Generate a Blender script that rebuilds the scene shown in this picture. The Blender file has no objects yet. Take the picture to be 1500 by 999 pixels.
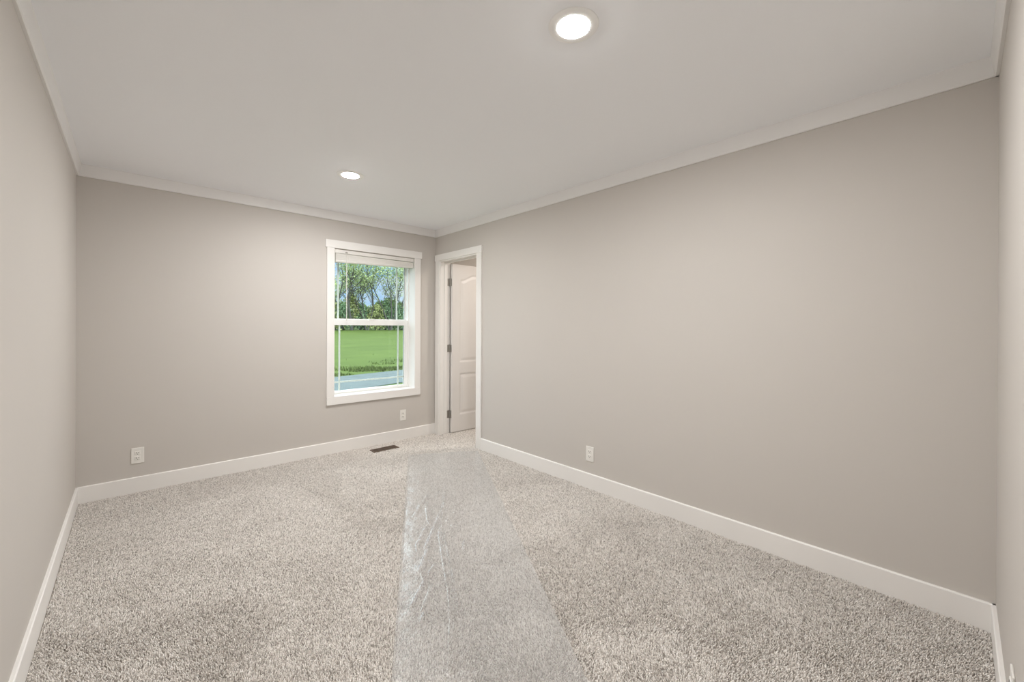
import bpy, bmesh, math, random
import numpy as np
from mathutils import Matrix, Vector

random.seed(7)
rng = np.random.default_rng(11)
scene = bpy.context.scene
col = scene.collection

# ------------------------------------------------------------------ camera
H = 1.27
F_PX, SY = 604.61, -19.92
YAW, PITCH, ROLL = 0.744332, 0.001473, 0.004574
fw = Vector((math.sin(YAW)*math.cos(PITCH), math.cos(YAW)*math.cos(PITCH), -math.sin(PITCH)))
r0 = Vector((math.cos(YAW), -math.sin(YAW), 0))
u0 = r0.cross(fw)
r1 = r0*math.cos(ROLL) + u0*math.sin(ROLL)
u1 = -r0*math.sin(ROLL) + u0*math.cos(ROLL)
cam_d = bpy.data.cameras.new('camera')
cam = bpy.data.objects.new('camera', cam_d)
col.objects.link(cam)
cam_d.sensor_width = 36.0
cam_d.lens = F_PX/1500*36.0
cam_d.shift_y = SY/1500
cam_d.clip_start = 0.02
cam_d.clip_end = 500
m = Matrix.Identity(4)
for i in range(3):
    m[i][0], m[i][1], m[i][2] = r1[i], u1[i], -fw[i]
m[0][3], m[1][3], m[2][3] = 0, 0, H
cam.matrix_world = m
scene.camera = cam

# ------------------------------------------------------------------ colour management
scene.view_settings.view_transform = 'Standard'
scene.view_settings.look = 'None'
scene.view_settings.gamma = 1.0
scene.view_settings.use_curve_mapping = False
scene.view_settings.exposure = 0.0
scene.cycles.max_bounces = 14
scene.cycles.diffuse_bounces = 10
scene.cycles.transparent_max_bounces = 16
scene.cycles.caustics_reflective = False
scene.cycles.caustics_refractive = False
scene.cycles.use_denoising = True
scene.cycles.sample_clamp_indirect = 6.0

# ------------------------------------------------------------------ sky, sun, lamp strength
LAMP_L = 850.0          # radiance of the ceiling lamp lenses
LAMP_C = (1.0, 0.995, 0.985)
HALL_L = 560.0
HALL_C = (1.0, 0.91, 0.82)
SKY_S = 1.0
SKY_HIGH = 5.0
w = bpy.data.worlds.new('sky'); scene.world = w; w.use_nodes = True
nt = w.node_tree; nt.nodes.clear()
def N(t, kind, **kw):
    n = t.nodes.new(kind)
    for k, v in kw.items(): setattr(n, k, v)
    return n
tc = N(nt, 'ShaderNodeTexCoord'); sep = N(nt, 'ShaderNodeSeparateXYZ')
nt.links.new(tc.outputs['Generated'], sep.inputs[0])
ramp = N(nt, 'ShaderNodeValToRGB')
ramp.color_ramp.elements[0].position = 0.0; ramp.color_ramp.elements[0].color = (0.56, 0.76, 0.98, 1)
ramp.color_ramp.elements[1].position = 0.16; ramp.color_ramp.elements[1].color = (0.27, 0.52, 0.95, 1)
x_ = ramp.color_ramp.elements.new(0.45); x_.color = (0.86, 0.93, 1.0, 1)
nt.links.new(sep.outputs['Z'], ramp.inputs[0])
noi = N(nt, 'ShaderNodeTexNoise'); noi.inputs['Scale'].default_value = 7.0; noi.inputs['Detail'].default_value = 5
mp = N(nt, 'ShaderNodeMapping'); mp.inputs['Scale'].default_value = (1, 1, 2.5)
nt.links.new(tc.outputs['Generated'], mp.inputs[0]); nt.links.new(mp.outputs[0], noi.inputs['Vector'])
cr = N(nt, 'ShaderNodeValToRGB'); cr.color_ramp.elements[0].position = 0.47; cr.color_ramp.elements[1].position = 0.66
nt.links.new(noi.outputs['Fac'], cr.inputs[0])
mx = N(nt, 'ShaderNodeMixRGB'); mx.inputs[2].default_value = (0.93, 0.97, 1.0, 1)
nt.links.new(cr.outputs[0], mx.inputs[0]); nt.links.new(ramp.outputs[0], mx.inputs[1])
bg = N(nt, 'ShaderNodeBackground')
mr = N(nt, 'ShaderNodeMapRange'); mr.interpolation_type = 'SMOOTHSTEP'      # sky above the window view brightened to add daylight and film glints
for k_, v_ in (('From Min', 0.17), ('From Max', 0.42), ('To Min', SKY_S), ('To Max', SKY_HIGH)): mr.inputs[k_].default_value = v_
nt.links.new(sep.outputs['Z'], mr.inputs['Value']); nt.links.new(mr.outputs[0], bg.inputs['Strength'])
nt.links.new(mx.outputs[0], bg.inputs[0])
wo = N(nt, 'ShaderNodeOutputWorld'); nt.links.new(bg.outputs[0], wo.inputs[0])
sd = bpy.data.lights.new('sun', 'SUN'); sun = bpy.data.objects.new('sun', sd); col.objects.link(sun)
sd.energy = 1.5; sd.angle = math.radians(2); sd.color = (1.0, 0.96, 0.88)
sun.rotation_euler = Vector((0.35, 0.65, -0.62)).to_track_quat('-Z', 'Y').to_euler()

# ------------------------------------------------------------------ materials
def mat(name, colr, rough=0.6, metal=0.0, noise=None, bump=None, spec=0.5, obj_coord=True):
    """noise = (scale, amount) slight value mottling of the paint itself; bump = (scale, strength)"""
    mt = bpy.data.materials.new(name); mt.use_nodes = True
    t = mt.node_tree; b = t.nodes['Principled BSDF']
    b.inputs['Base Color'].default_value = (*colr, 1)
    b.inputs['Roughness'].default_value = rough
    b.inputs['Metallic'].default_value = metal
    b.inputs['Specular IOR Level'].default_value = spec
    g = N(t, 'ShaderNodeNewGeometry')
    if noise:
        n = N(t, 'ShaderNodeTexNoise'); n.inputs['Scale'].default_value = noise[0]; n.inputs['Detail'].default_value = 4
        t.links.new(g.outputs['Position'], n.inputs['Vector'])
        r = N(t, 'ShaderNodeValToRGB')
        a = noise[1]
        r.color_ramp.elements[0].position = 0.3; r.color_ramp.elements[1].position = 0.7
        r.color_ramp.elements[0].color = (*[c*(1-a) for c in colr], 1)
        r.color_ramp.elements[1].color = (*[min(1, c*(1+a)) for c in colr], 1)
        t.links.new(n.outputs['Fac'], r.inputs[0]); t.links.new(r.outputs[0], b.inputs['Base Color'])
    if bump:
        n2 = N(t, 'ShaderNodeTexNoise'); n2.inputs['Scale'].default_value = bump[0]; n2.inputs['Detail'].default_value = 3
        t.links.new(g.outputs['Position'], n2.inputs['Vector'])
        bp = N(t, 'ShaderNodeBump'); bp.inputs['Strength'].default_value = bump[1]; bp.inputs['Distance'].default_value = 0.002
        t.links.new(n2.outputs['Fac'], bp.inputs['Height']); t.links.new(bp.outputs[0], b.inputs['Normal'])
    return mt

M = {}
M['wall'] = mat('greige wall paint', (0.585, 0.552, 0.516), 0.75, noise=(1.3, 0.006), bump=(160, 0.05), spec=0.25)
M['ceiling'] = mat('ceiling paint', (0.94, 0.955, 0.985), 0.85, noise=(1.0, 0.005), bump=(220, 0.06), spec=0.2)
M['crown'] = mat('crown paint', (0.82, 0.81, 0.80), 0.6, noise=(3.0, 0.005))
M['trim'] = mat('white trim paint', (0.85, 0.83, 0.805), 0.42, noise=(2.0, 0.006))
M['door'] = mat('white door paint', (0.76, 0.74, 0.72), 0.42, noise=(4.0, 0.006))
M['vinyl'] = mat('white vinyl', (0.86, 0.86, 0.84), 0.35, noise=(6, 0.005))
M['blind'] = mat('blind slats', (0.80, 0.78, 0.74), 0.5, noise=(9, 0.01))
M['plastic'] = mat('white outlet plastic', (0.82, 0.80, 0.76), 0.35, noise=(30, 0.004))
M['slot'] = mat('dark slot', (0.05, 0.045, 0.04), 0.7)
M['nickel'] = mat('brushed nickel', (0.42, 0.40, 0.37), 0.42, 0.8, noise=(80, 0.05))
M['bronze'] = mat('brown register metal', (0.16, 0.115, 0.085), 0.5, 0.3, noise=(60, 0.08))
M['duct'] = mat('dark duct', (0.03, 0.027, 0.025), 0.8)
M['ring'] = mat('lamp trim ring', (0.95, 0.95, 0.94), 0.45, noise=(20, 0.004))
M['sill_seal'] = mat('dark window seal', (0.10, 0.10, 0.10), 0.6)
M['backing'] = mat('carpet backing', (0.40, 0.36, 0.32), 0.95, noise=(90, 0.15), spec=0.1)
M['roof'] = mat('roof board', (0.4, 0.38, 0.36), 0.9)
M['siding'] = mat('outside siding', (0.6, 0.6, 0.58), 0.8)

# carpet yarn: three flecked yarn colours, one per tuft
mt = bpy.data.materials.new('carpet yarn'); mt.use_nodes = True
t = mt.node_tree; b = t.nodes['Principled BSDF']
g = N(t, 'ShaderNodeNewGeometry'); r = N(t, 'ShaderNodeValToRGB'); r.color_ramp.interpolation = 'LINEAR'
e = r.color_ramp.elements
e[0].position = 0.0; e[0].color = (0.37, 0.335, 0.30, 1)
e[1].position = 1.0; e[1].color = (0.95, 0.92, 0.88, 1)
x = e.new(0.25); x.color = (0.66, 0.615, 0.57, 1)
x = e.new(0.65); x.color = (0.85, 0.80, 0.75, 1)
t.links.new(g.outputs['Random Per Island'], r.inputs[0]); t.links.new(r.outputs[0], b.inputs['Base Color'])
b.inputs['Roughness'].default_value = 0.95; b.inputs['Specular IOR Level'].default_value = 0.1
M['yarn'] = mt

def lens_mat(name, L, c):
    mt = bpy.data.materials.new(name); mt.use_nodes = True
    t = mt.node_tree; t.nodes.clear()
    e = N(t, 'ShaderNodeEmission'); e.inputs[0].default_value = (*c, 1); e.inputs[1].default_value = L
    o = N(t, 'ShaderNodeOutputMaterial'); t.links.new(e.outputs[0], o.inputs[0])
    return mt
M['lens'] = lens_mat('glowing lamp lens', LAMP_L, LAMP_C)
M['hall_lens'] = lens_mat('glowing warm lamp lens', HALL_L, HALL_C)

def thin_fresnel(t, n):
    """fresnel of a thin sheet, the same from both of its faces"""
    g = N(t, 'ShaderNodeNewGeometry')
    mr = N(t, 'ShaderNodeMapRange')
    mr.inputs['To Min'].default_value = n; mr.inputs['To Max'].default_value = 1.0/n
    t.links.new(g.outputs['Backfacing'], mr.inputs['Value'])
    fr = N(t, 'ShaderNodeFresnel'); t.links.new(mr.outputs[0], fr.inputs['IOR'])
    return fr
# window glass: thin clear pane
mt = bpy.data.materials.new('window glass'); mt.use_nodes = True
t = mt.node_tree; t.nodes.clear()
tr = N(t, 'ShaderNodeBsdfTransparent'); tr.inputs[0].default_value = (0.95, 0.985, 0.975, 1)
gl = N(t, 'ShaderNodeBsdfGlossy'); gl.inputs['Roughness'].default_value = 0.02
fr = thin_fresnel(t, 1.3)
ms = N(t, 'ShaderNodeMixShader'); o = N(t, 'ShaderNodeOutputMaterial')
t.links.new(fr.outputs[0], ms.inputs[0]); t.links.new(tr.outputs[0], ms.inputs[1]); t.links.new(gl.outputs[0], ms.inputs[2])
t.links.new(ms.outputs[0], o.inputs[0]); M['glass'] = mt

# clear plastic carpet film
mt = bpy.data.materials.new('clear film'); mt.use_nodes = True
t = mt.node_tree; t.nodes.clear()
tr = N(t, 'ShaderNodeBsdfTransparent'); tr.inputs[0].default_value = (0.985, 0.99, 0.995, 1)
d1 = N(t, 'ShaderNodeBsdfDiffuse'); d1.inputs[0].default_value = (0.93, 0.94, 0.95, 1)
d2 = N(t, 'ShaderNodeBsdfTranslucent'); d2.inputs[0].default_value = (0.93, 0.94, 0.95, 1)
df = N(t, 'ShaderNodeMixShader'); df.inputs[0].default_value = 0.45
t.links.new(d1.outputs[0], df.inputs[1]); t.links.new(d2.outputs[0], df.inputs[2])
m1 = N(t, 'ShaderNodeMixShader'); m1.inputs[0].default_value = 0.22
gl = N(t, 'ShaderNodeBsdfGlossy'); gl.inputs['Roughness'].default_value = 0.22; gl.inputs[0].default_value = (1, 1, 1, 1)
fr = thin_fresnel(t, 1.6)
gm = N(t, 'ShaderNodeNewGeometry')
nz = N(t, 'ShaderNodeTexNoise'); nz.inputs['Scale'].default_value = 55; nz.inputs['Detail'].default_value = 3
bp = N(t, 'ShaderNodeBump'); bp.inputs['Strength'].default_value = 0.2; bp.inputs['Distance'].default_value = 0.004
t.links.new(gm.outputs['Position'], nz.inputs['Vector']); t.links.new(nz.outputs['Fac'], bp.inputs['Height'])
t.links.new(bp.outputs[0], gl.inputs['Normal'])
m2 = N(t, 'ShaderNodeMixShader'); o = N(t, 'ShaderNodeOutputMaterial')
t.links.new(tr.outputs[0], m1.inputs[1]); t.links.new(df.outputs[0], m1.inputs[2])
t.links.new(fr.outputs[0], m2.inputs[0]); t.links.new(m1.outputs[0], m2.inputs[1]); t.links.new(gl.outputs[0], m2.inputs[2])
t.links.new(m2.outputs[0], o.inputs[0]); M['film'] = mt

def leaf_mat(name, c0, c1):
    mt = bpy.data.materials.new(name); mt.use_nodes = True
    t = mt.node_tree; b = t.nodes['Principled BSDF']
    g = N(t, 'ShaderNodeNewGeometry'); r = N(t, 'ShaderNodeValToRGB')
    r.color_ramp.elements[0].color = (*c0, 1); r.color_ramp.elements[1].color = (*c1, 1)
    t.links.new(g.outputs['Random Per Island'], r.inputs[0]); t.links.new(r.outputs[0], b.inputs['Base Color'])
    b.inputs['Roughness'].default_value = 0.7; b.inputs['Specular IOR Level'].default_value = 0.2
    return mt
M['leaf_a'] = leaf_mat('spring leaves', (0.25, 0.34, 0.13), (0.45, 0.52, 0.26))
M['leaf_b'] = leaf_mat('shrub leaves', (0.15, 0.25, 0.08), (0.33, 0.44, 0.17))
M['leaf_c'] = leaf_mat('bluish shrub leaves', (0.13, 0.23, 0.12), (0.28, 0.40, 0.23))
M['leaf_d'] = leaf_mat('yellowish shrub leaves', (0.24, 0.29, 0.10), (0.42, 0.45, 0.20))
M['bark'] = mat('grey bark', (0.075, 0.075, 0.065), 0.9, noise=(3, 0.3))
M['grass'] = mat('meadow grass', (0.25, 0.50, 0.10), 0.9, spec=0.1)
t = M['grass'].node_tree; b = t.nodes['Principled BSDF']
g = N(t, 'ShaderNodeNewGeometry')
mp = N(t, 'ShaderNodeMapping'); mp.inputs['Scale'].default_value = (0.35, 1.0, 1.0)
n1 = N(t, 'ShaderNodeTexNoise'); n1.inputs['Scale'].default_value = 0.55; n1.inputs['Detail'].default_value = 8; n1.inputs['Roughness'].default_value = 0.7
rr = N(t, 'ShaderNodeValToRGB'); e = rr.color_ramp.elements
e[0].position = 0.32; e[0].color = (0.050, 0.078, 0.015, 1); e[1].position = 0.68; e[1].color = (0.078, 0.115, 0.024, 1)
t.links.new(g.outputs['Position'], mp.inputs[0]); t.links.new(mp.outputs[0], n1.inputs['Vector'])
t.links.new(n1.outputs['Fac'], rr.inputs[0]); t.links.new(rr.outputs[0], b.inputs['Base Color'])
M['asphalt'] = mat('pale asphalt', (0.082, 0.104, 0.104), 0.85, noise=(2.2, 0.12), spec=0.2)
M['rough_grass'] = leaf_mat('rough grass blades', (0.050, 0.074, 0.018), (0.095, 0.130, 0.036))

# ------------------------------------------------------------------ mesh helpers
class MB:
    def __init__(s): s.v = []; s.f = []
    def box(s, x0, x1, y0, y1, z0, z1):
        n = len(s.v)
        s.v += [(x0,y0,z0),(x1,y0,z0),(x1,y1,z0),(x0,y1,z0),(x0,y0,z1),(x1,y0,z1),(x1,y1,z1),(x0,y1,z1)]
        s.f += [tuple(n+i for i in q) for q in ((0,3,2,1),(4,5,6,7),(0,1,5,4),(1,2,6,5),(2,3,7,6),(3,0,4,7))]
        return s
    def lathe(s, prof, seg=48, axis='z', c=(0,0,0), cap0=True, cap1=True):
        n = len(s.v)
        for (r, h) in prof:
            for k in range(seg):
                a = 2*math.pi*k/seg
                p = (r*math.cos(a), r*math.sin(a), h)
                if axis == 'y': p = (p[0], p[2], p[1])
                if axis == 'x': p = (p[2], p[0], p[1])
                s.v.append((c[0]+p[0], c[1]+p[1], c[2]+p[2]))
        for i in range(len(prof)-1):
            for k in range(seg):
                k2 = (k+1) % seg
                s.f.append((n+i*seg+k, n+i*seg+k2, n+(i+1)*seg+k2, n+(i+1)*seg+k))
        if cap0: s.f.append(tuple(n+k for k in range(seg))[::-1])
        if cap1: s.f.append(tuple(n+(len(prof)-1)*seg+k for k in range(seg)))
        return s
    def tube(s, pts, rad, seg=6):
        n = len(s.v); pts = [Vector(p) for p in pts]
        for i, p in enumerate(pts):
            d = (pts[min(i+1, len(pts)-1)] - pts[max(i-1, 0)]).normalized()
            a = d.orthogonal().normalized(); bb = d.cross(a)
            rr = rad[i] if hasattr(rad, '__len__') else rad
            for k in range(seg):
                an = 2*math.pi*k/seg
                s.v.append(tuple(p + a*math.cos(an)*rr + bb*math.sin(an)*rr))
        for i in range(len(pts)-1):
            for k in range(seg):
                k2 = (k+1) % seg
                s.f.append((n+i*seg+k, n+i*seg+k2, n+(i+1)*seg+k2, n+(i+1)*seg+k))
        s.f.append(tuple(n+k for k in range(seg))[::-1]); s.f.append(tuple(n+(len(pts)-1)*seg+k for k in range(seg)))
        return s
    def prism(s, prof, axis, a0, a1, mit0=0.0, mit1=0.0):
        """closed profile [(u, z)] swept along x or y from a0 to a1"""
        n = len(s.v); k = len(prof)
        for a in (a0, a1):
            for (u, z) in prof:
                s.v.append((a, u, z) if axis == 'x' else (u, a, z))
        for i in range(k):
            j = (i+1) % k
            s.f.append((n+i, n+j, n+k+j, n+k+i))
        s.f.append(tuple(n+i for i in range(k))[::-1]); s.f.append(tuple(n+k+i for i in range(k)))
        return s
    def build(s, name, material, parent=None, bevel=0.0, smooth=False):
        me = bpy.data.meshes.new(name)
        me.from_pydata(s.v, [], s.f); me.update()
        bm = bmesh.new(); bm.from_mesh(me); bmesh.ops.recalc_face_normals(bm, faces=bm.faces); bm.to_mesh(me); bm.free()
        me.materials.append(material)
        if smooth:
            me.polygons.foreach_set('use_smooth', [True]*len(me.polygons))
        o = bpy.data.objects.new(name, me); col.objects.link(o)
        if parent: o.parent = parent
        if bevel:
            bv = o.modifiers.new('bevel', 'BEVEL'); bv.width = bevel; bv.segments = 2; bv.limit_method = 'ANGLE'
        return o

def np_mesh(name, V, Fc, material, parent=None, smooth=False):
    """V (n,3) floats, Fc (m,k) ints all with k corners"""
    me = bpy.data.meshes.new(name)
    k = Fc.shape[1]
    me.vertices.add(len(V)); me.vertices.foreach_set('co', V.astype(np.float32).ravel())
    me.loops.add(Fc.size); me.loops.foreach_set('vertex_index', Fc.astype(np.int32).ravel())
    me.polygons.add(len(Fc)); me.polygons.foreach_set('loop_start', np.arange(0, Fc.size, k, dtype=np.int32))
    me.polygons.foreach_set('loop_total', np.full(len(Fc), k, dtype=np.int32))
    if smooth: me.polygons.foreach_set('use_smooth', np.ones(len(Fc), dtype=bool))
    me.update(calc_edges=True); me.validate()
    me.materials.append(material)
    o = bpy.data.objects.new(name, me); col.objects.link(o)
    if parent: o.parent = parent
    return o

def empty(name, loc=(0,0,0), rz=0.0):
    o = bpy.data.objects.new(name, None); col.objects.link(o)
    o.empty_display_size = 0.1
    o.location = loc; o.rotation_euler = (0, 0, rz); return o
def tag(o, label=None, cat=None, group=None, kind=None):
    if label: o['label'] = label
    if cat: o['category'] = cat
    if group: o['group'] = group
    if kind: o['kind'] = kind
    return o
def struct(o, label=None, cat=None): return tag(o, label, cat, kind='structure')
def copy_tree(o, parent=None):
    c = o.copy(); col.objects.link(c)
    if parent: c.parent = parent; c.matrix_parent_inverse = o.matrix_parent_inverse
    for ch in list(o.children): copy_tree(ch, c)
    return c

# ------------------------------------------------------------------ room shell
XL, XR, YB, YN, ZC = -0.289, 2.650, 4.218, -0.106, 2.405
WT = 0.115                       # partition thickness
XH = 4.40                        # far side of the adjoining room
YH = 2.05                        # near side of the adjoining room
YO = YB + 0.22                   # outer face of the outside wall
# window opening
WX0, WX1, WZ0, WZ1 = 1.468, 2.380, 0.555, 2.056
# door opening
DY0, DY1, DZ1 = 3.402, 4.128, 2.040

struct(MB().box(XL-WT, XH+WT, YN-WT, YO, -0.10, 0.0).build('floor', M['backing']), 'carpeted bedroom floor under the pile', 'floor')
struct(MB().box(XL-WT, XH+WT, YN-WT, YO, ZC, ZC+0.15).build('ceiling', M['ceiling']), 'smooth off-white ceiling with two recessed lights', 'ceiling')
wb = MB()
wb.box(XL-WT, WX0, YB, YO, 0, ZC).box(WX1, XH+WT, YB, YO, 0, ZC).box(WX0, WX1, YB, YO, 0, WZ0).box(WX0, WX1, YB, YO, WZ1, ZC)
struct(wb.build('wall_back', M['wall']), 'greige wall with the window', 'wall')
wr = MB()
wr.box(XR, XR+WT, YN-WT, DY0, 0, ZC).box(XR, XR+WT, DY1, YB, 0, ZC).box(XR, XR+WT, DY0, DY1, DZ1, ZC)
struct(wr.build('wall_right', M['wall']), 'long greige wall with the open doorway at its far end', 'wall')
struct(MB().box(XL-WT, XL, YN-WT, YB, 0, ZC).build('wall_left', M['wall']), 'greige wall at the left edge of the photo', 'wall')
struct(MB().box(XL, XR, YN-WT, YN, 0, ZC).build('wall_front', M['wall']), 'greige wall at the right edge of the photo', 'wall')
struct(MB().box(XH, XH+WT, YH, YB, 0, ZC).build('wall_adjoining_right', M['wall']), 'far wall of the room beyond the doorway', 'wall')
struct(MB().box(XR+WT, XH, YH-WT, YH, 0, ZC).build('wall_adjoining_front', M['wall']), 'near wall of the room beyond the doorway', 'wall')

# crown trim: a shallow slanted board along each wall top
CZ0 = 2.321
def crown(name, axis, wall, sgn, a0, a1, label):
    pr = [(wall, CZ0), (wall+sgn*0.010, CZ0), (wall+sgn*0.014, CZ0+0.006), (wall+sgn*0.024, ZC-0.006), (wall+sgn*0.026, ZC), (wall, ZC)]
    struct(MB().prism(pr, axis, a0, a1).build(name, M['crown']), label, 'crown trim')
crown('trim_1', 'x', YB, -1, XL, XR, 'crown trim above the window wall')
crown('trim_2', 'y', XR, -1, YN, YB, 'crown trim above the long right wall')
crown('trim_3', 'y', XL, 1, YN, YB, 'crown trim along the left wall top')
crown('trim_4', 'x', YN, 1, XL, XR, 'crown trim at the upper right edge of the photo')

# baseboards
BZ, BT = 0.1225, 0.014
def baseboard(name, axis, wall, sgn, a0, a1, label):
    pr = [(wall, 0), (wall+sgn*BT, 0), (wall+sgn*BT, BZ-0.004), (wall+sgn*(BT-0.004), BZ), (wall, BZ)]
    struct(MB().prism(pr, axis, a0, a1).build(name, M['trim']), label, 'baseboard')
baseboard('baseboard_back', 'x', YB, -1, XL, XR, 'white baseboard under the window')
baseboard('baseboard_right', 'y', XR, -1, YN, 3.333, 'white baseboard along the long right wall')
baseboard('baseboard_left', 'y', XL, 1, YN, YB, 'white baseboard along the left wall')
baseboard('baseboard_front', 'x', YN, 1, XL, XR, 'white baseboard at the lower right corner')
baseboard('baseboard_adjoining', 'x', YB, -1, XR+WT+0.02, XH, 'white baseboard behind the open door')

# ------------------------------------------------------------------ door_1
door = struct(empty('door_1', (XR, 4.11, 0)), 'open white door and cased doorway beside the window', 'door')
def dpart(mb, name, mtl, parent=None, bevel=0.0015):
    o = mb.build(name, mtl, None, bevel)
    p = parent or door
    o.parent = p
    if parent is None: o.matrix_parent_inverse = Matrix.Translation(-Vector((XR, 4.11, 0)))
    return o
CT = 0.016
JY0, JY1, JX0, JX1, JZ = 3.420, 4.110, XR-0.004, XR+WT+0.012, 2.022
dpart(MB().box(XR-CT, XR, 3.333, 3.413, 0, 2.036), 'casing_leg', M['trim'])
dpart(MB().box(XR-CT, XR, 4.120, 4.200, 0, 2.036), 'casing_leg', M['trim'])
dpart(MB().box(XR-CT-0.003, XR, 3.324, 4.210, 2.036, 2.108), 'casing_head', M['trim'])
dpart(MB().box(JX0, JX1, DY0, JY0, 0, JZ), 'jamb', M['trim'], bevel=0.001)
dpart(MB().box(JX0, JX1, JY1, DY1, 0, JZ), 'jamb', M['trim'], bevel=0.001)
dpart(MB().box(JX0, JX1, DY0, DY1, JZ, DZ1), 'head_jamb', M['trim'], bevel=0.001)
SX0, SX1 = 2.700, 2.738
dpart(MB().box(SX0, SX1, JY0, JY0+0.011, 0, JZ), 'door_stop', M['trim'], bevel=0.002)
dpart(MB().box(SX0, SX1, JY1-0.011, JY1, 0, JZ), 'door_stop', M['trim'], bevel=0.002)
dpart(MB().box(SX0, SX1, JY0+0.011, JY1-0.011, JZ-0.011, JZ), 'door_stop', M['trim'], bevel=0.002)
dpart(MB().box(JX1-0.0, JX1+0.014, JY1+0.008, JY1+0.075, 0, 2.036), 'casing_leg', M['trim'])
dpart(MB().box(JX1-0.0, JX1+0.014, JY0-0.085, JY0-0.005, 0, 2.036), 'casing_leg', M['trim'])

# the leaf: swung open 90 degrees into the adjoining room, two moulded panels, arched top one
LX0, LW, LZ0, LZ1 = JX1+0.006, 0.676, 0.014, 2.012
LYF, LYB = 4.068, 4.103
def groove(d):
    # depth of the moulding at distance d inside a panel outline
    return np.interp(d, [-1, 0, 0.004, 0.014, 0.020, 0.046, 0.052, 1], [0, 0, 0.0022, 0.0060, 0.0060, 0.0012, 0.0005, 0.0005])
nx, nz = 120, 300
gx = np.linspace(0, LW, nx); gz = np.linspace(LZ0, LZ1, nz)
X, Z = np.meshgrid(gx, gz)
def panel(X, Z, x0, x1, z0, top):
    zt = top(X)
    dz = np.minimum(Z-z0, (zt-Z)*0.94)
    return np.minimum(np.minimum(X-x0, x1-X), dz)
px0, px1 = 0.112, LW-0.112
arch = lambda X: 1.832+0.072*0.5*(1-np.cos(2*np.pi*np.clip((X-px0)/(px1-px0), 0, 1)))
dep = groove(panel(X, Z, px0, px1, 0.846, arch)) + groove(panel(X, Z, px0, px1, 0.218, lambda X: 0.710+0*X))
nv = nx*nz
Vf = np.stack([LX0+X.ravel(), LYF+dep.ravel(), Z.ravel()], 1)
Vb = np.stack([LX0+X.ravel(), LYB-dep.ravel(), Z.ravel()], 1)
ii = (np.arange(nz-1)[:, None]*nx + np.arange(nx-1)[None, :]).ravel()
Ff = np.stack([ii, ii+1, ii+nx+1, ii+nx], 1)
Fb = np.stack([ii, ii+nx, ii+nx+1, ii+1], 1)+nv
bl = np.concatenate([np.arange(nx), np.arange(1, nz)*nx+nx-1, (nz-1)*nx+np.arange(nx-2, -1, -1), np.arange(nz-2, 0, -1)*nx])
bn = np.roll(bl, -1)
Fs = np.stack([bl, bl+nv, bn+nv, bn], 1)
leaf = np_mesh('door_leaf', np.concatenate([Vf, Vb]), np.concatenate([Ff, Fb, Fs]), M['door'])
leaf.parent = door; leaf.matrix_parent_inverse = Matrix.Translation(-Vector((XR, 4.11, 0)))
for hz in (1.793, 1.011, 0.231):
    hg = MB()
    hg.box(JX1-0.036, JX1-0.002, JY1-0.0025, JY1+0.001, hz-0.044, hz+0.044)           # jamb leaf
    hg.box(LX0-0.0025, LX0+0.001, LYF+0.004, LYB+0.004, hz-0.044, hz+0.044)           # door leaf plate
    hg.lathe([(0.0065, -0.046), (0.0065, 0.046)], 16, 'z', (JX1+0.002, JY1-0.005, hz))
    h = dpart(hg, 'hinge', M['nickel'], leaf, 0.0)
    h['label'] = 'brushed nickel hinge'
kb = MB()
for s in (-1, 1):
    y0 = LYF if s < 0 else LYB
    prof = [(0.030, 0), (0.030, 0.006), (0.013, 0.010), (0.011, 0.028), (0.022, 0.036), (0.027, 0.046), (0.024, 0.056), (0.012, 0.061)]
    if s > 0: prof = [(r_, min(h_, 0.061)) for r_, h_ in prof]
    kb.lathe([(r_, s*h_) for r_, h_ in prof], 32, 'y', (LX0+LW-0.062, y0, 0.945))
k = dpart(kb, 'door_knob', M['nickel'], leaf, 0.0); k['label'] = 'brushed nickel door knob'

# ------------------------------------------------------------------ window_1
win = struct(empty('window_1', (1.924, YB, WZ0)), 'white single hung window with prairie grilles', 'window')
def wpart(mb, name, mtl, parent=None, bevel=0.0015):
    o = mb.build(name, mtl, None, bevel); o.parent = parent or win
    o.matrix_parent_inverse = Matrix.Translation(-Vector((1.924, YB, WZ0))); return o
IX0, IX1, IZ0, IZ1 = 1.480, 2.368, 0.567, 2.044
cf = YB-CT
wpart(MB().box(1.406, IX0-0.002, cf, YB, 0.567, 2.046), 'casing_leg', M['trim'])
wpart(MB().box(IX1+0.002, 2.442, cf, YB, 0.567, 2.046), 'casing_leg', M['trim'])
wpart(MB().box(1.392, 2.456, cf-0.003, YB, 2.046, 2.122), 'casing_head', M['trim'])
wpart(MB().box(1.406, 2.442, cf-0.003, YB, 0.488, 0.567), 'casing_apron', M['trim'])
YF = 4.340
wpart(MB().box(WX0, IX0, cf+0.003, YF, WZ0, WZ1), 'jamb_board', M['trim'])
wpart(MB().box(IX1, WX1, cf+0.003, YF, WZ0, WZ1), 'jamb_board', M['trim'])
wpart(MB().box(IX0, IX1, cf+0.003, YF, IZ1, WZ1), 'head_board', M['trim'])
wpart(MB().box(IX0, IX1, cf+0.003, YF, WZ0, IZ0), 'window_sill', M['trim'])
fr_ = MB()
fr_.box(WX0, IX0+0.012, YF, YO+0.01, WZ0, WZ1).box(IX1-0.012, WX1, YF, YO+0.01, WZ0, WZ1)
fr_.box(IX0+0.012, IX1-0.012, YF, YO+0.01, IZ1-0.015, WZ1).box(IX0+0.012, IX1-0.012, YF, YO+0.01, WZ0, IZ0+0.006)
wpart(fr_, 'window_frame', M['vinyl'])
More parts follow.
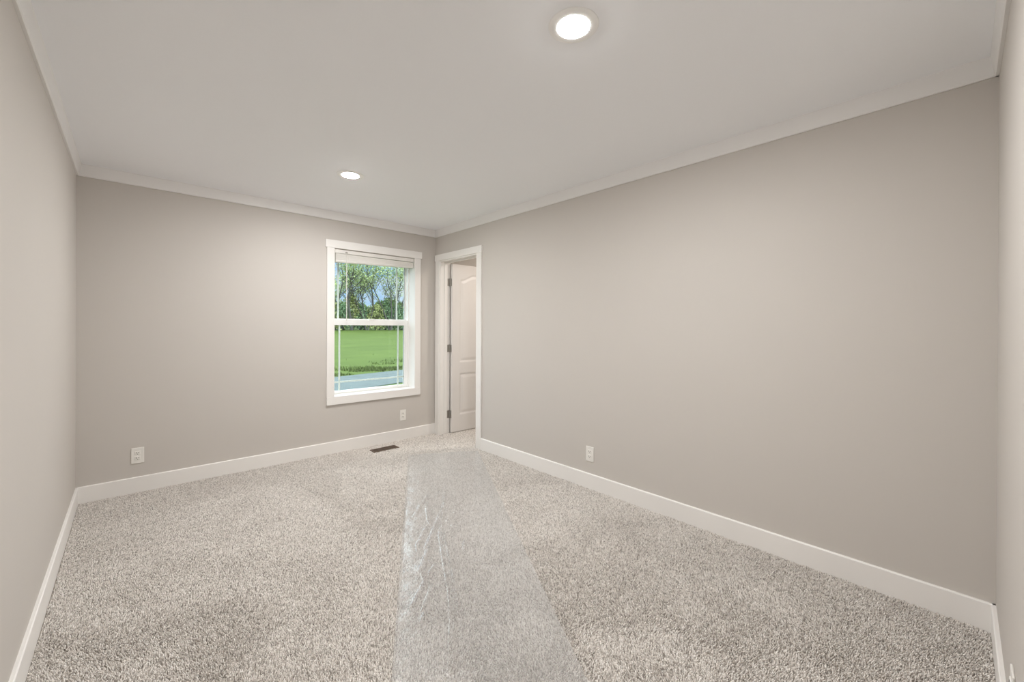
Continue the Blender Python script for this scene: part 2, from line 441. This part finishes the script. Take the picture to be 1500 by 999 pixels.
def sash(name, x0, x1, z0, z1, y, st_l, st_r, rb, rt, gx, gz, vy):
    s_ = MB(); h = 0.016
    s_.box(x0, x0+st_l, y-h, y+h, z0, z1).box(x1-st_r, x1, y-h, y+h, z0, z1)
    s_.box(x0+st_l, x1-st_r, y-h, y+h, z0, z0+rb).box(x0+st_l, x1-st_r, y-h, y+h, z1-rt, z1)
    so = wpart(s_, name, M['vinyl'])
    def sub(mb, nm, mtl, bv=0.0):
        o = mb.build(nm, mtl, None, bv); o.parent = so; return o
    sub(MB().box(x0+st_l-0.004, x1-st_r+0.004, y-0.002, y+0.002, z0+rb-0.004, z1-rt+0.004), 'pane', M['glass'])
    g_ = MB(); gw = 0.008
    for xx in gx: g_.box(xx-gw, xx+gw, y+0.003, y+0.010, z0+rb, z1-rt)
    for zz in gz: g_.box(x0+st_l, x1-st_r, y+0.0035, y+0.0095, zz-gw, zz+gw)
    sub(g_, 'grille', M['vinyl'])
    sl = MB(); a = 0.003
    sl.box(x0+st_l, x0+st_l+a, y-0.006, y-0.002, z0+rb, z1-rt).box(x1-st_r-a, x1-st_r, y-0.006, y-0.002, z0+rb, z1-rt)
    if rb < 0.06: sub(sl, 'glazing_seal', M['sill_seal'])
    return so
sash('lower_sash', IX0+0.012, IX1-0.012, IZ0+0.008, 1.337, 4.368, 0.036, 0.040, 0.024, 0.058, (1.588, 2.249), (0.688,), 0)
sash('upper_sash', IX0+0.012, IX1-0.012, 1.290, IZ1-0.016, 4.410, 0.012, 0.012, 0.058, 0.022, (1.588, 2.252), (1.968,), 0)
wpart(MB().box(1.895, 1.955, 4.345, 4.372, 1.337, 1.349), 'sash_lock', M['vinyl'], bevel=0.003)

# ------------------------------------------------------------------ raised blind
bl_ = tag(empty('window_blind', (1.924, 4.245, 2.0)), 'white slat blind pulled up to the top of the window, slightly crooked', 'blind')
def bpart(mb, name, mtl, bevel=0.0, parent=None):
    o = mb.build(name, mtl, None, bevel); o.parent = parent or bl_
    o.matrix_parent_inverse = Matrix.Translation(-Vector((1.924, 4.245, 2.0))); return o
bx0, bx1 = 1.489, 2.360
bpart(MB().box(bx0, bx1, 4.226, 4.270, 2.002, 2.040), 'head_rail', M['blind'], 0.002)
sl = MB()
for i in range(20):
    f_ = (i+0.6)/20
    zl = 2.000-f_*0.068; zr = 1.994-f_*0.036
    jt = random.uniform(-0.0015, 0.0015); yo = random.uniform(-0.002, 0.002)
    n = len(sl.v); c = 0.0027
    for (xx, zz) in ((bx0+0.006, zl), (bx1-0.006+jt, zr)):
        for (yy, dz) in ((4.2245, 0), (4.2485, 0.002), (4.2725, 0)):
            sl.v.append((xx, yy+yo, zz+dz)); 
        for (yy, dz) in ((4.2245, -c), (4.2485, 0.002-c), (4.2725, -c)):
            sl.v.append((xx, yy+yo, zz+dz))
    for a_, b_ in ((0,1),(1,2),(2,5),(5,4),(4,3),(3,0)):
        sl.f.append((n+a_, n+b_, n+6+b_, n+6+a_))
    sl.f += [(n,n+1,n+4,n+3),(n+1,n+2,n+5,n+4),(n+6,n+9,n+10,n+7),(n+7,n+10,n+11,n+8)]
bpart(sl, 'slat_stack', M['blind'])
br = MB(); n = 0
for xx, zz in ((bx0+0.004, 1.931), (bx1-0.002, 1.955)):
    for (yy, dz) in ((4.223,0),(4.274,0),(4.276,-0.008),(4.270,-0.022),(4.227,-0.022),(4.221,-0.008)): br.v.append((xx, yy, zz+dz))
for i in range(6): br.f.append((i, (i+1)%6, 6+(i+1)%6, 6+i))
br.f += [(5,4,3,2,1,0), (6,7,8,9,10,11)]
bpart(br, 'bottom_rail', M['blind'], 0.002)
wd = MB().tube([(1.601, 4.221, 2.012), (1.601, 4.216, 1.985), (1.602, 4.217, 1.60), (1.603, 4.218, 1.325)], 0.0036, 8)
bpart(wd, 'tilt_wand', M['blind'])
hk = MB().box(1.590, 1.612, 4.216, 4.227, 2.006, 2.020)
o = bpart(hk, 'wand_hook', M['nickel'], 0.002); o['label'] = 'small grey wand hook'
for xx in (1.62, 2.20):
    cd = MB()
    tt = (xx-bx0)/(bx1-bx0)
    cd.tube([(xx, 4.222, 2.004), (xx, 4.2205, 1.955), (xx, 4.2205, 1.92+0.03*tt)], 0.0012, 6)
    bpart(cd, 'lift_cord', M['blind'])

# ------------------------------------------------------------------ ceiling lights
def ceiling_light(x, y, label, lens, group=None):
    rt = tag(empty('ceiling_light', (x, y, ZC)), label, 'ceiling light', group)
    ring = MB().lathe([(0.0605, -0.003), (0.0610, -0.0050), (0.0640, -0.0052), (0.0780, -0.0040), (0.0920, -0.0020), (0.0945, -0.0010), (0.0945, 0.0), (0.0605, 0.0)], 64, 'z', cap0=False, cap1=False)
    n0 = len(ring.v)-64
    for k in range(64):
        ring.f.append((n0+k, n0+(k+1)%64, (k+1)%64, k))
    ring.build('trim_ring', M['ring'], rt, smooth=True)
    MB().lathe([(0.0600, -0.003), (0.0590, -0.0046), (0.0520, -0.0062), (0.038, -0.0076), (0.020, -0.0086), (0.004, -0.0090)], 64, 'z').build('lens', lens, rt, smooth=True)
    return rt
ceiling_light(1.222, 0.992, 'round recessed ceiling light nearest the camera, lit', M['lens'])
ceiling_light(1.205, 3.108, 'round recessed ceiling light towards the window, lit', M['lens'])
ceiling_light(3.60, 3.06, 'warm round ceiling light in the room beyond the doorway', M['hall_lens'])

# ------------------------------------------------------------------ outlets
def outlet(loc, rz, label):
    rt = tag(empty('wall_outlet', loc, rz), label, 'outlet')
    # local: wall plane at y = 0, face towards -y
    MB().box(-0.0365, 0.0365, -0.006, 0, -0.059, 0.059).build('cover_plate', M['plastic'], rt, bevel=0.003)
    for s in (1, -1):
        rc = MB().box(-0.0165, 0.0165, -0.0085, -0.004, s*0.0195-0.014, s*0.0195+0.014).build('receptacle', M['plastic'], rt, bevel=0.002)
        for dx, hh in ((-0.0065, 0.0045), (0.0065, 0.0036)):
            MB().box(dx-0.0017, dx+0.0017, -0.0092, -0.0080, s*0.0195+0.0030-hh, s*0.0195+0.0030+hh).build('slot', M['slot'], rc)
        MB().lathe([(0.0025, -0.0092), (0.0025, -0.008)], 16, 'y', (0, 0, s*0.0195-0.0078)).build('ground_hole', M['slot'], rc)
    MB().lathe([(0.003, -0.0068), (0.003, -0.005)], 16, 'y').build('screw', M['ring'], rt)
    return rt
outlet((0.0345, YB, 0.283), 0, 'white duplex outlet low on the window wall, near the left corner')
outlet((2.231, YB, 0.278), 0, 'white outlet below the window, above the floor vent')
outlet((XR, 1.965, 0.274), -math.pi/2, 'white outlet low on the long right wall')
outlet((1.803, YN, 0.262), math.pi, 'white outlet seen edge-on at the lower right corner')

# ------------------------------------------------------------------ floor vent
V0x, V1x, V0y, V1y = 1.780, 2.052, 3.950, 4.062
fv = tag(empty('floor_vent', ((V0x+V1x)/2, (V0y+V1y)/2, 0)), 'brown metal floor vent set in the carpet below the window', 'vent')
def vpart(mb, name, mtl, bevel=0.0):
    o = mb.build(name, mtl, None, bevel); o.parent = fv
    o.matrix_parent_inverse = Matrix.Translation(-Vector(fv.location)); return o
f_ = MB(); fwid = 0.014
f_.box(V0x, V1x, V0y, V0y+fwid, 0.002, 0.013).box(V0x, V1x, V1y-fwid, V1y, 0.002, 0.013)
f_.box(V0x, V0x+fwid, V0y+fwid, V1y-fwid, 0.002, 0.013).box(V1x-fwid, V1x, V0y+fwid, V1y-fwid, 0.002, 0.013)
vpart(f_, 'frame', M['bronze'], 0.002)
l_ = MB(); n_ = 21
for i in range(n_):
    xx = V0x+fwid + (i+0.5)*(V1x-V0x-2*fwid)/n_
    l_.box(xx-0.0020, xx+0.0020, V0y+fwid, V1y-fwid, 0.003, 0.0115)
l_.box(V0x+fwid, V1x-fwid, (V0y+V1y)/2-0.004, (V0y+V1y)/2+0.004, 0.003, 0.012)
vpart(l_, 'louver_grille', M['bronze'])
vpart(MB().box(V0x+fwid, V1x-fwid, V0y+fwid, V1y-fwid, 0.0008, 0.0025), 'duct_opening', M['duct'])

# ------------------------------------------------------------------ carpet pile
def vnoise(x, y, k, seed):
    """smooth value noise in numpy"""
    r_ = np.random.default_rng(seed); G = r_.random((64, 64))
    xs, ys = x*k+100, y*k+100
    xi, yi = np.floor(xs).astype(int), np.floor(ys).astype(int); fx, fy = xs-xi, ys-yi
    fx = fx*fx*(3-2*fx); fy = fy*fy*(3-2*fy)
    a = G[xi % 64, yi % 64]; b_ = G[(xi+1) % 64, yi % 64]; c_ = G[xi % 64, (yi+1) % 64]; d_ = G[(xi+1) % 64, (yi+1) % 64]
    return (a*(1-fx)+b_*fx)*(1-fy)+(c_*(1-fx)+d_*fx)*fy
SP = 0.0053
def pile_points(x0, x1, y0, y1):
    gx = np.arange(x0+SP/2, x1, SP); gy = np.arange(y0+SP/2, y1, SP)
    A, B = np.meshgrid(gx, gy); A = A.ravel(); B = B.ravel()
    A = A+rng.uniform(-0.5, 0.5, A.size)*SP; B = B+rng.uniform(-0.5, 0.5, B.size)*SP
    ok = (A > x0+0.003) & (A < x1-0.003) & (B > y0+0.003) & (B < y1-0.003)
    ok &= ~((A > V0x-0.004) & (A < V1x+0.004) & (B > V0y-0.004) & (B < V1y+0.004))
    return A[ok], B[ok]
P = [pile_points(XL+BT, XR-BT, YN+BT, YB-BT), pile_points(XR-BT, JX1, JY0+0.012, JY1-0.012), pile_points(JX1, XH, 2.70, YB-BT)]
px_ = np.concatenate([p[0] for p in P]); py_ = np.concatenate([p[1] for p in P])
n_t = len(px_)
hgt = 0.0105+0.0022*(vnoise(px_, py_, 40, 3)-0.5)*2 + rng.uniform(-0.0018, 0.0018, n_t)
ang = 2*np.pi*(1.2*vnoise(px_, py_, 1.5, 5) + 0.5*vnoise(px_, py_, 5, 6)) + rng.normal(0, 1.1, n_t)
ln = 0.0036*(0.65+0.5*vnoise(px_, py_, 2.1, 9)) + rng.uniform(0, 0.0026, n_t)
tipx = px_+np.cos(ang)*ln; tipy = py_+np.sin(ang)*ln
ph = rng.uniform(0, 2*np.pi, n_t); rad = rng.uniform(0.0023, 0.0035, n_t)
V = np.zeros((n_t, 7, 3), np.float32)
for k in range(3):
    a = ph+2*np.pi*k/3
    V[:, k, 0] = px_+np.cos(a)*rad; V[:, k, 1] = py_+np.sin(a)*rad; V[:, k, 2] = 0.001
    a = a+0.5
    V[:, 3+k, 0] = px_+(tipx-px_)*0.55+np.cos(a)*rad*0.85; V[:, 3+k, 1] = py_+(tipy-py_)*0.55+np.sin(a)*rad*0.85; V[:, 3+k, 2] = hgt*0.68
V[:, 6, 0] = tipx; V[:, 6, 1] = tipy; V[:, 6, 2] = hgt
tri = np.array([[0,1,4],[0,4,3],[1,2,5],[1,5,4],[2,0,3],[2,3,5],[3,4,6],[4,5,6],[5,3,6]])
F_ = (tri[None]+7*np.arange(n_t)[:, None, None]).reshape(-1, 3)
pile = np_mesh('carpet_pile', V.reshape(-1, 3), F_, M['yarn'])
tag(pile, 'beige-grey flecked cut pile carpet covering the whole floor', 'carpet', kind='stuff')

# ------------------------------------------------------------------ plastic film on the carpet
RD = np.array([-0.498, -0.8672]); RN = np.array([0.8672, -0.498])
S0, S1, W0, W1 = -4.15, -0.95, -0.088, 0.590
folds = [
 ([(1.739,2.624),(1.601,2.431),(1.448,2.221),(1.374,2.114)], 0.010, 0.009),
 ([(1.374,2.114),(1.222,1.828),(1.107,1.609),(1.021,1.468),(0.934,1.346),(0.858,1.241)], 0.016, 0.010),
 ([(1.386,2.10),(1.240,1.822),(1.127,1.603),(1.04,1.46)], 0.008, 0.007),
 ([(1.538,2.547),(1.436,2.358),(1.401,2.275)], 0.012, 0.008),
 ([(1.601,2.648),(1.490,2.546),(1.380,2.435)], 0.009, 0.010),
 ([(1.558,2.383),(1.353,2.166),(1.236,2.042)], 0.013, 0.010),
 ([(1.342,2.234),(1.213,2.102),(1.187,2.048)], 0.010, 0.009),
 ([(1.230,2.018),(1.107,1.874),(1.077,1.792)], 0.012, 0.009),
 ([(1.167,1.853),(1.066,1.773),(0.932,1.653)], 0.012, 0.009),
 ([(1.086,1.755),(1.041,1.670)], 0.010, 0.007),
 ([(1.421,1.944),(1.377,1.876)], 0.010, 0.006),
 ([(1.602,2.302),(1.499,2.237)], 0.006, 0.010), ([(1.579,2.365),(1.767,2.419)], 0.005, 0.010),
 ([(1.543,2.262),(1.757,2.246)], 0.005, 0.011), ([(1.489,2.160),(1.722,2.113)], 0.004, 0.011),
 ([(1.160,1.944),(1.093,1.871)], 0.009, 0.008), ([(0.965,1.593),(0.910,1.540)], 0.008, 0.007),
 ([(1.701,2.659),(1.657,2.598)], 0.009, 0.007), ([(1.060,1.707),(0.956,1.601)], 0.010, 0.008)]
ns, nw = 1000, 300
sg = np.linspace(S0, S1, ns); wg = np.linspace(W0, W1, nw)
SS, WW = np.meshgrid(sg, wg, indexing='ij')

PX = RD[0]*SS+RN[0]*WW; PY = RD[1]*SS+RN[1]*WW
hz_ = np.zeros_like(PX)
for pl, amp, wid in folds:
    best = np.full_like(PX, 9.0)
    for (a, b_) in zip(pl[:-1], pl[1:]):
        a = np.array(a); b_ = np.array(b_); d_ = b_-a; L2 = d_@d_
        tt = np.clip(((PX-a[0])*d_[0]+(PY-a[1])*d_[1])/L2, 0, 1)
        best = np.minimum(best, np.hypot(PX-a[0]-tt*d_[0], PY-a[1]-tt*d_[1]))
    hz_ = np.maximum(hz_, 1.45*amp*(0.55+0.9*vnoise(PX, PY, 34, 23))*np.exp(-(best/wid)**2))
hz_ += 0.0030*vnoise(PX*1.0, PY*1.0, 18, 21) + 0.0008*vnoise(PX, PY, 45, 22)
# the left hem stands up a little
he = (WW-W0)
hz_ += 0.011*np.exp(-(he/0.005)**2)*np.clip((SS+4.0)/0.4, 0, 1)*np.clip((-1.9-SS)/0.6, 0.15, 1)
ZZ = 0.0145+hz_
V = np.stack([PX.ravel(), PY.ravel(), ZZ.ravel()], 1)
ii = (np.arange(ns-1)[:, None]*nw+np.arange(nw-1)[None, :]).ravel()
film = np_mesh('plastic_film', V, np.stack([ii, ii+nw, ii+nw+1, ii+1], 1), M['film'], smooth=True)
tag(film, 'clear wrinkled plastic film runner laid on the carpet from the doorway', 'plastic film')

# ------------------------------------------------------------------ outdoors: meadow, road
def ground_z(x, y):
    y = np.asarray(y, float)
    return np.interp(y, [4, 19.5, 45, 75, 110], [-0.80, -0.80, -0.28, 0.47, 1.4])
gxs = np.linspace(-70, 130, 81); gys = np.concatenate([np.linspace(YO+0.05, 24, 24), np.linspace(26, 110, 40)])
A, B = np.meshgrid(gxs, gys); C_ = ground_z(A, B)+0.05*(vnoise(A, B, 0.3, 31)-0.5)*(B > 24)
V = np.stack([A.ravel(), B.ravel(), C_.ravel()], 1); nxx = len(gxs)
ii = (np.arange(len(gys)-1)[:, None]*nxx+np.arange(nxx-1)[None, :]).ravel()
mead = np_mesh('ground_meadow', V, np.stack([ii, ii+1, ii+nxx+1, ii+nxx], 1), M['grass'], smooth=True)
struct(mead, 'green meadow outside the window', 'meadow')
rd = MB()
rx = np.linspace(-60, 120, 60)
fy_ = lambda x: 15.6+0.235*x+0.05*math.sin(x*1.7)
nyy = lambda x: min(11.6+0.30*x+0.12*math.sin(x*2.1), fy_(x)-1.6)
for xx in rx: rd.v += [(xx, nyy(xx), -0.80), (xx, fy_(xx), -0.80), (xx, nyy(xx), -0.775), (xx, fy_(xx), -0.775)]
for i in range(len(rx)-1):
    a = 4*i; b_ = a+4
    rd.f += [(a+2, b_+2, b_+3, a+3), (a, a+2, b_+2, b_), (a+1, b_+1, b_+3, a+3)]
struct(rd.build('road', M['asphalt']), 'pale grey road across the foot of the meadow', 'road')

# rough grass verge beyond the road, nobody could count its blades
nb = 26000
bxv = rng.uniform(-4, 26, nb); off = rng.gamma(1.8, 0.8, nb)
byv = 15.6+0.235*bxv+0.15+off*0.9
dens = vnoise(bxv, byv, 0.9, 41)
ok = dens > 0.60
bxv, byv = bxv[ok], byv[ok]; nb = len(bxv)
bh = rng.uniform(0.03, 0.14, nb)*(0.5+vnoise(bxv, byv, 0.7, 42)); ba = rng.uniform(0, 2*np.pi, nb); bw = rng.uniform(0.012, 0.035, nb)
zb_ = ground_z(bxv, byv)
V = np.zeros((nb, 3, 3), np.float32)
V[:, 0] = np.stack([bxv-np.cos(ba)*bw, byv-np.sin(ba)*bw, zb_-0.01], 1)
V[:, 1] = np.stack([bxv+np.cos(ba)*bw, byv+np.sin(ba)*bw, zb_-0.01], 1)
V[:, 2] = np.stack([bxv+rng.normal(0, 0.05, nb), byv+rng.normal(0, 0.05, nb), zb_+bh], 1)
verge = np_mesh('verge_grass', V.reshape(-1, 3), np.arange(nb*3).reshape(-1, 3), M['rough_grass'])
tag(verge, 'rough darker grass along the far side of the road', 'grass', kind='stuff')

# ------------------------------------------------------------------ outdoors: trees and shrubs at the meadow's end
def leaf_cloud(centres, spread, n_each, size, rs):
    c = np.repeat(np.array(centres), n_each, axis=0)
    n = len(c)
    p = c+rs.normal(0, 1, (n, 3))*np.array(spread)
    d1 = rs.normal(0, 1, (n, 3)); d1 /= np.linalg.norm(d1, axis=1)[:, None]
    d2 = rs.normal(0, 1, (n, 3)); d2 -= (d1*d2).sum(1)[:, None]*d1; d2 /= np.linalg.norm(d2, axis=1)[:, None]
    s = size*rs.uniform(0.6, 1.4, n)[:, None]
    V = np.stack([p-d1*s, p-d2*s*0.6, p+d1*s, p+d2*s*0.6], 1).reshape(-1, 3)
    return V, np.arange(4*n).reshape(-1, 4)
def tree(x, y, height, label, seed, stems=1, leaves=7, lean=0.0, leaf='leaf_a', first=0.35, spread_k=1.0, group=None):
    rs = np.random.default_rng(seed); rd_ = random.Random(seed)
    z = float(ground_z(x, y))
    rt = tag(empty('deciduous_tree', (x, y, z-0.05)), label, 'tree', group)
    wood = MB(); tips = []
    def grow(p, d, L, r, depth):
        pts = [p]; rr = [r]; q = p.copy(); dd = d.copy()
        k = 5
        for i in range(k):
            dd = (dd+Vector((rd_.gauss(0, .10), rd_.gauss(0, .10), rd_.gauss(0.03, .06)))).normalized()
            q = q+dd*(L/k); pts.append(q.copy()); rr.append(r*(1-0.55*(i+1)/k))
        wood.tube(pts, rr, 5 if depth else 7)
        if depth >= 3:
            tips.extend([tuple(pts[2]), tuple(pts[4]), tuple(pts[-1])]); return
        nb_ = 3 if depth == 0 else rd_.choice((3, 4))
        for j in range(nb_ + (4 if depth == 0 else 0)):
            t_ = rd_.uniform(first if depth == 0 else 0.25, 1.0)
            i0 = min(int(t_*k), k-1); base = pts[i0].lerp(pts[i0+1], t_*k-i0)
            az = rd_.uniform(0, 2*math.pi)
            side = Vector((math.cos(az), math.sin(az), rd_.uniform(0.1, 0.7)))
            nd = (dd*rd_.uniform(0.5, 1.0)+side*0.9*spread_k).normalized()
            grow(base, nd, L*rd_.uniform(0.38, 0.6)*(1.0 if depth else (1.25-0.6*t_)), rr[i0]*0.5, depth+1)
        grow(pts[-1], dd, L*0.42, rr[-1], depth+1)
    for s_ in range(stems):
        a = 2*math.pi*s_/max(stems, 1)+0.4
        k_ = 0.0 if stems == 1 else 0.26
        d = Vector((math.cos(a)*k_+lean, math.sin(a)*k_*0.7, 1)).normalized()
        grow(Vector((math.cos(a)*0.2*(stems > 1), math.sin(a)*0.2*(stems > 1), 0)), d, height*0.62*rd_.uniform(0.9, 1.05), 0.016*height/(1+0.35*(stems-1)), 0)
    wood.build('trunk', M['bark'], rt)
    tips = [tp for tp in tips if tp[2] > 2.5 and rd_.random() < 0.6]
    V, Fq = leaf_cloud(tips, (0.55, 0.55, 0.35), max(2, leaves//2), 0.15, rs)
    np_mesh('foliage', V, Fq, M[leaf], rt)
    return rt
def shrub(x, y, wid, hgt_, leaf, seed, label, group):
    rs = np.random.default_rng(seed); z = float(ground_z(x, y))
    rt = tag(empty('woodland_shrub', (x, y, z-0.05)), label, 'shrub', group)
    st = MB(); cs = []
    for k in range(9):
        a = rs.uniform(0, 2*np.pi); q = Vector((math.cos(a)*0.15, math.sin(a)*0.15, 0))
        e_ = Vector((math.cos(a)*wid*rs.uniform(.1, .45), math.sin(a)*wid*.3, hgt_*rs.uniform(.55, .98)))
        st.tube([q, q.lerp(e_, .5)+Vector((rs.normal(0, .1), 0, .1)), e_], [0.05, 0.035, 0.012], 5)
    st.build('stem', M['bark'], rt)
    n = 110
    u = rs.uniform(0, 1, n)**0.5; a = rs.uniform(0, 2*np.pi, n); h = rs.uniform(0.12, 1, n)
    rr = np.sqrt(np.clip(1-(h*0.95)**2.2, 0.05, 1))*u
    cs = np.stack([np.cos(a)*rr*wid*.5, np.sin(a)*rr*wid*.35, h*hgt_], 1)
    V, Fq = leaf_cloud(cs, (0.34, 0.3, 0.28), 18, 0.17, rs)
    np_mesh('foliage', V, Fq, M[leaf], rt)
tree(29.6, 75.5, 17.5, 'tall straight dark-trunked tree at the left of the window view', 3, 1, 3, 0.0, first=0.25, spread_k=1.15)
tree(32.9, 76.5, 18.5, 'large spreading multi-stemmed tree in the middle of the window view', 5, 4, 6, 0.05, first=0.4)
tree(37.2, 75.5, 17.0, 'forked tree at the right of the window view', 8, 3, 5, 0.03, first=0.4)
tree(26.4, 77.0, 15.5, 'leafy tree half hidden by the left window edge', 12, 2, 7, 0.0)
tree(40.6, 77.5, 16.0, 'leafy tree half hidden by the right window edge', 14, 2, 6, -0.03)
for i, (x_, y_, h_) in enumerate(((35.2, 86, 14), (28.2, 87, 13))):
    tree(x_, y_, h_, 'hazy pale tree standing farther back behind the front row of trees', 30+i, 2, 6, group='back row of trees')
for i, (x_, h_) in enumerate(((20.5, 16), (46.5, 16), (14.0, 15.5), (8.0, 16))):
    tree(x_, 76+i % 2, h_, 'tree in the row beyond the meadow, hidden by the window casing', 50+i, 2, 6, group='outer trees of the row')
cols_ = ['leaf_b', 'leaf_d', 'leaf_c']
txt = ['fresh green shrub in the thicket under the trees', 'yellowish green shrub in the thicket under the trees', 'bluish green shrub in the thicket under the trees']
grp = ['fresh green thicket shrubs', 'yellowish thicket shrubs', 'bluish thicket shrubs']
xs_ = 6.0; i = 0
while xs_ < 52:
    q = i % 3 if random.random() < 0.7 else random.randrange(3)
    shrub(xs_, 77.5+random.uniform(-1, 1.5), random.uniform(2.8, 3.8), random.uniform(4.6, 6.8), cols_[q], 100+i, txt[q], grp[q])
    xs_ += random.uniform(1.0, 1.6); i += 1
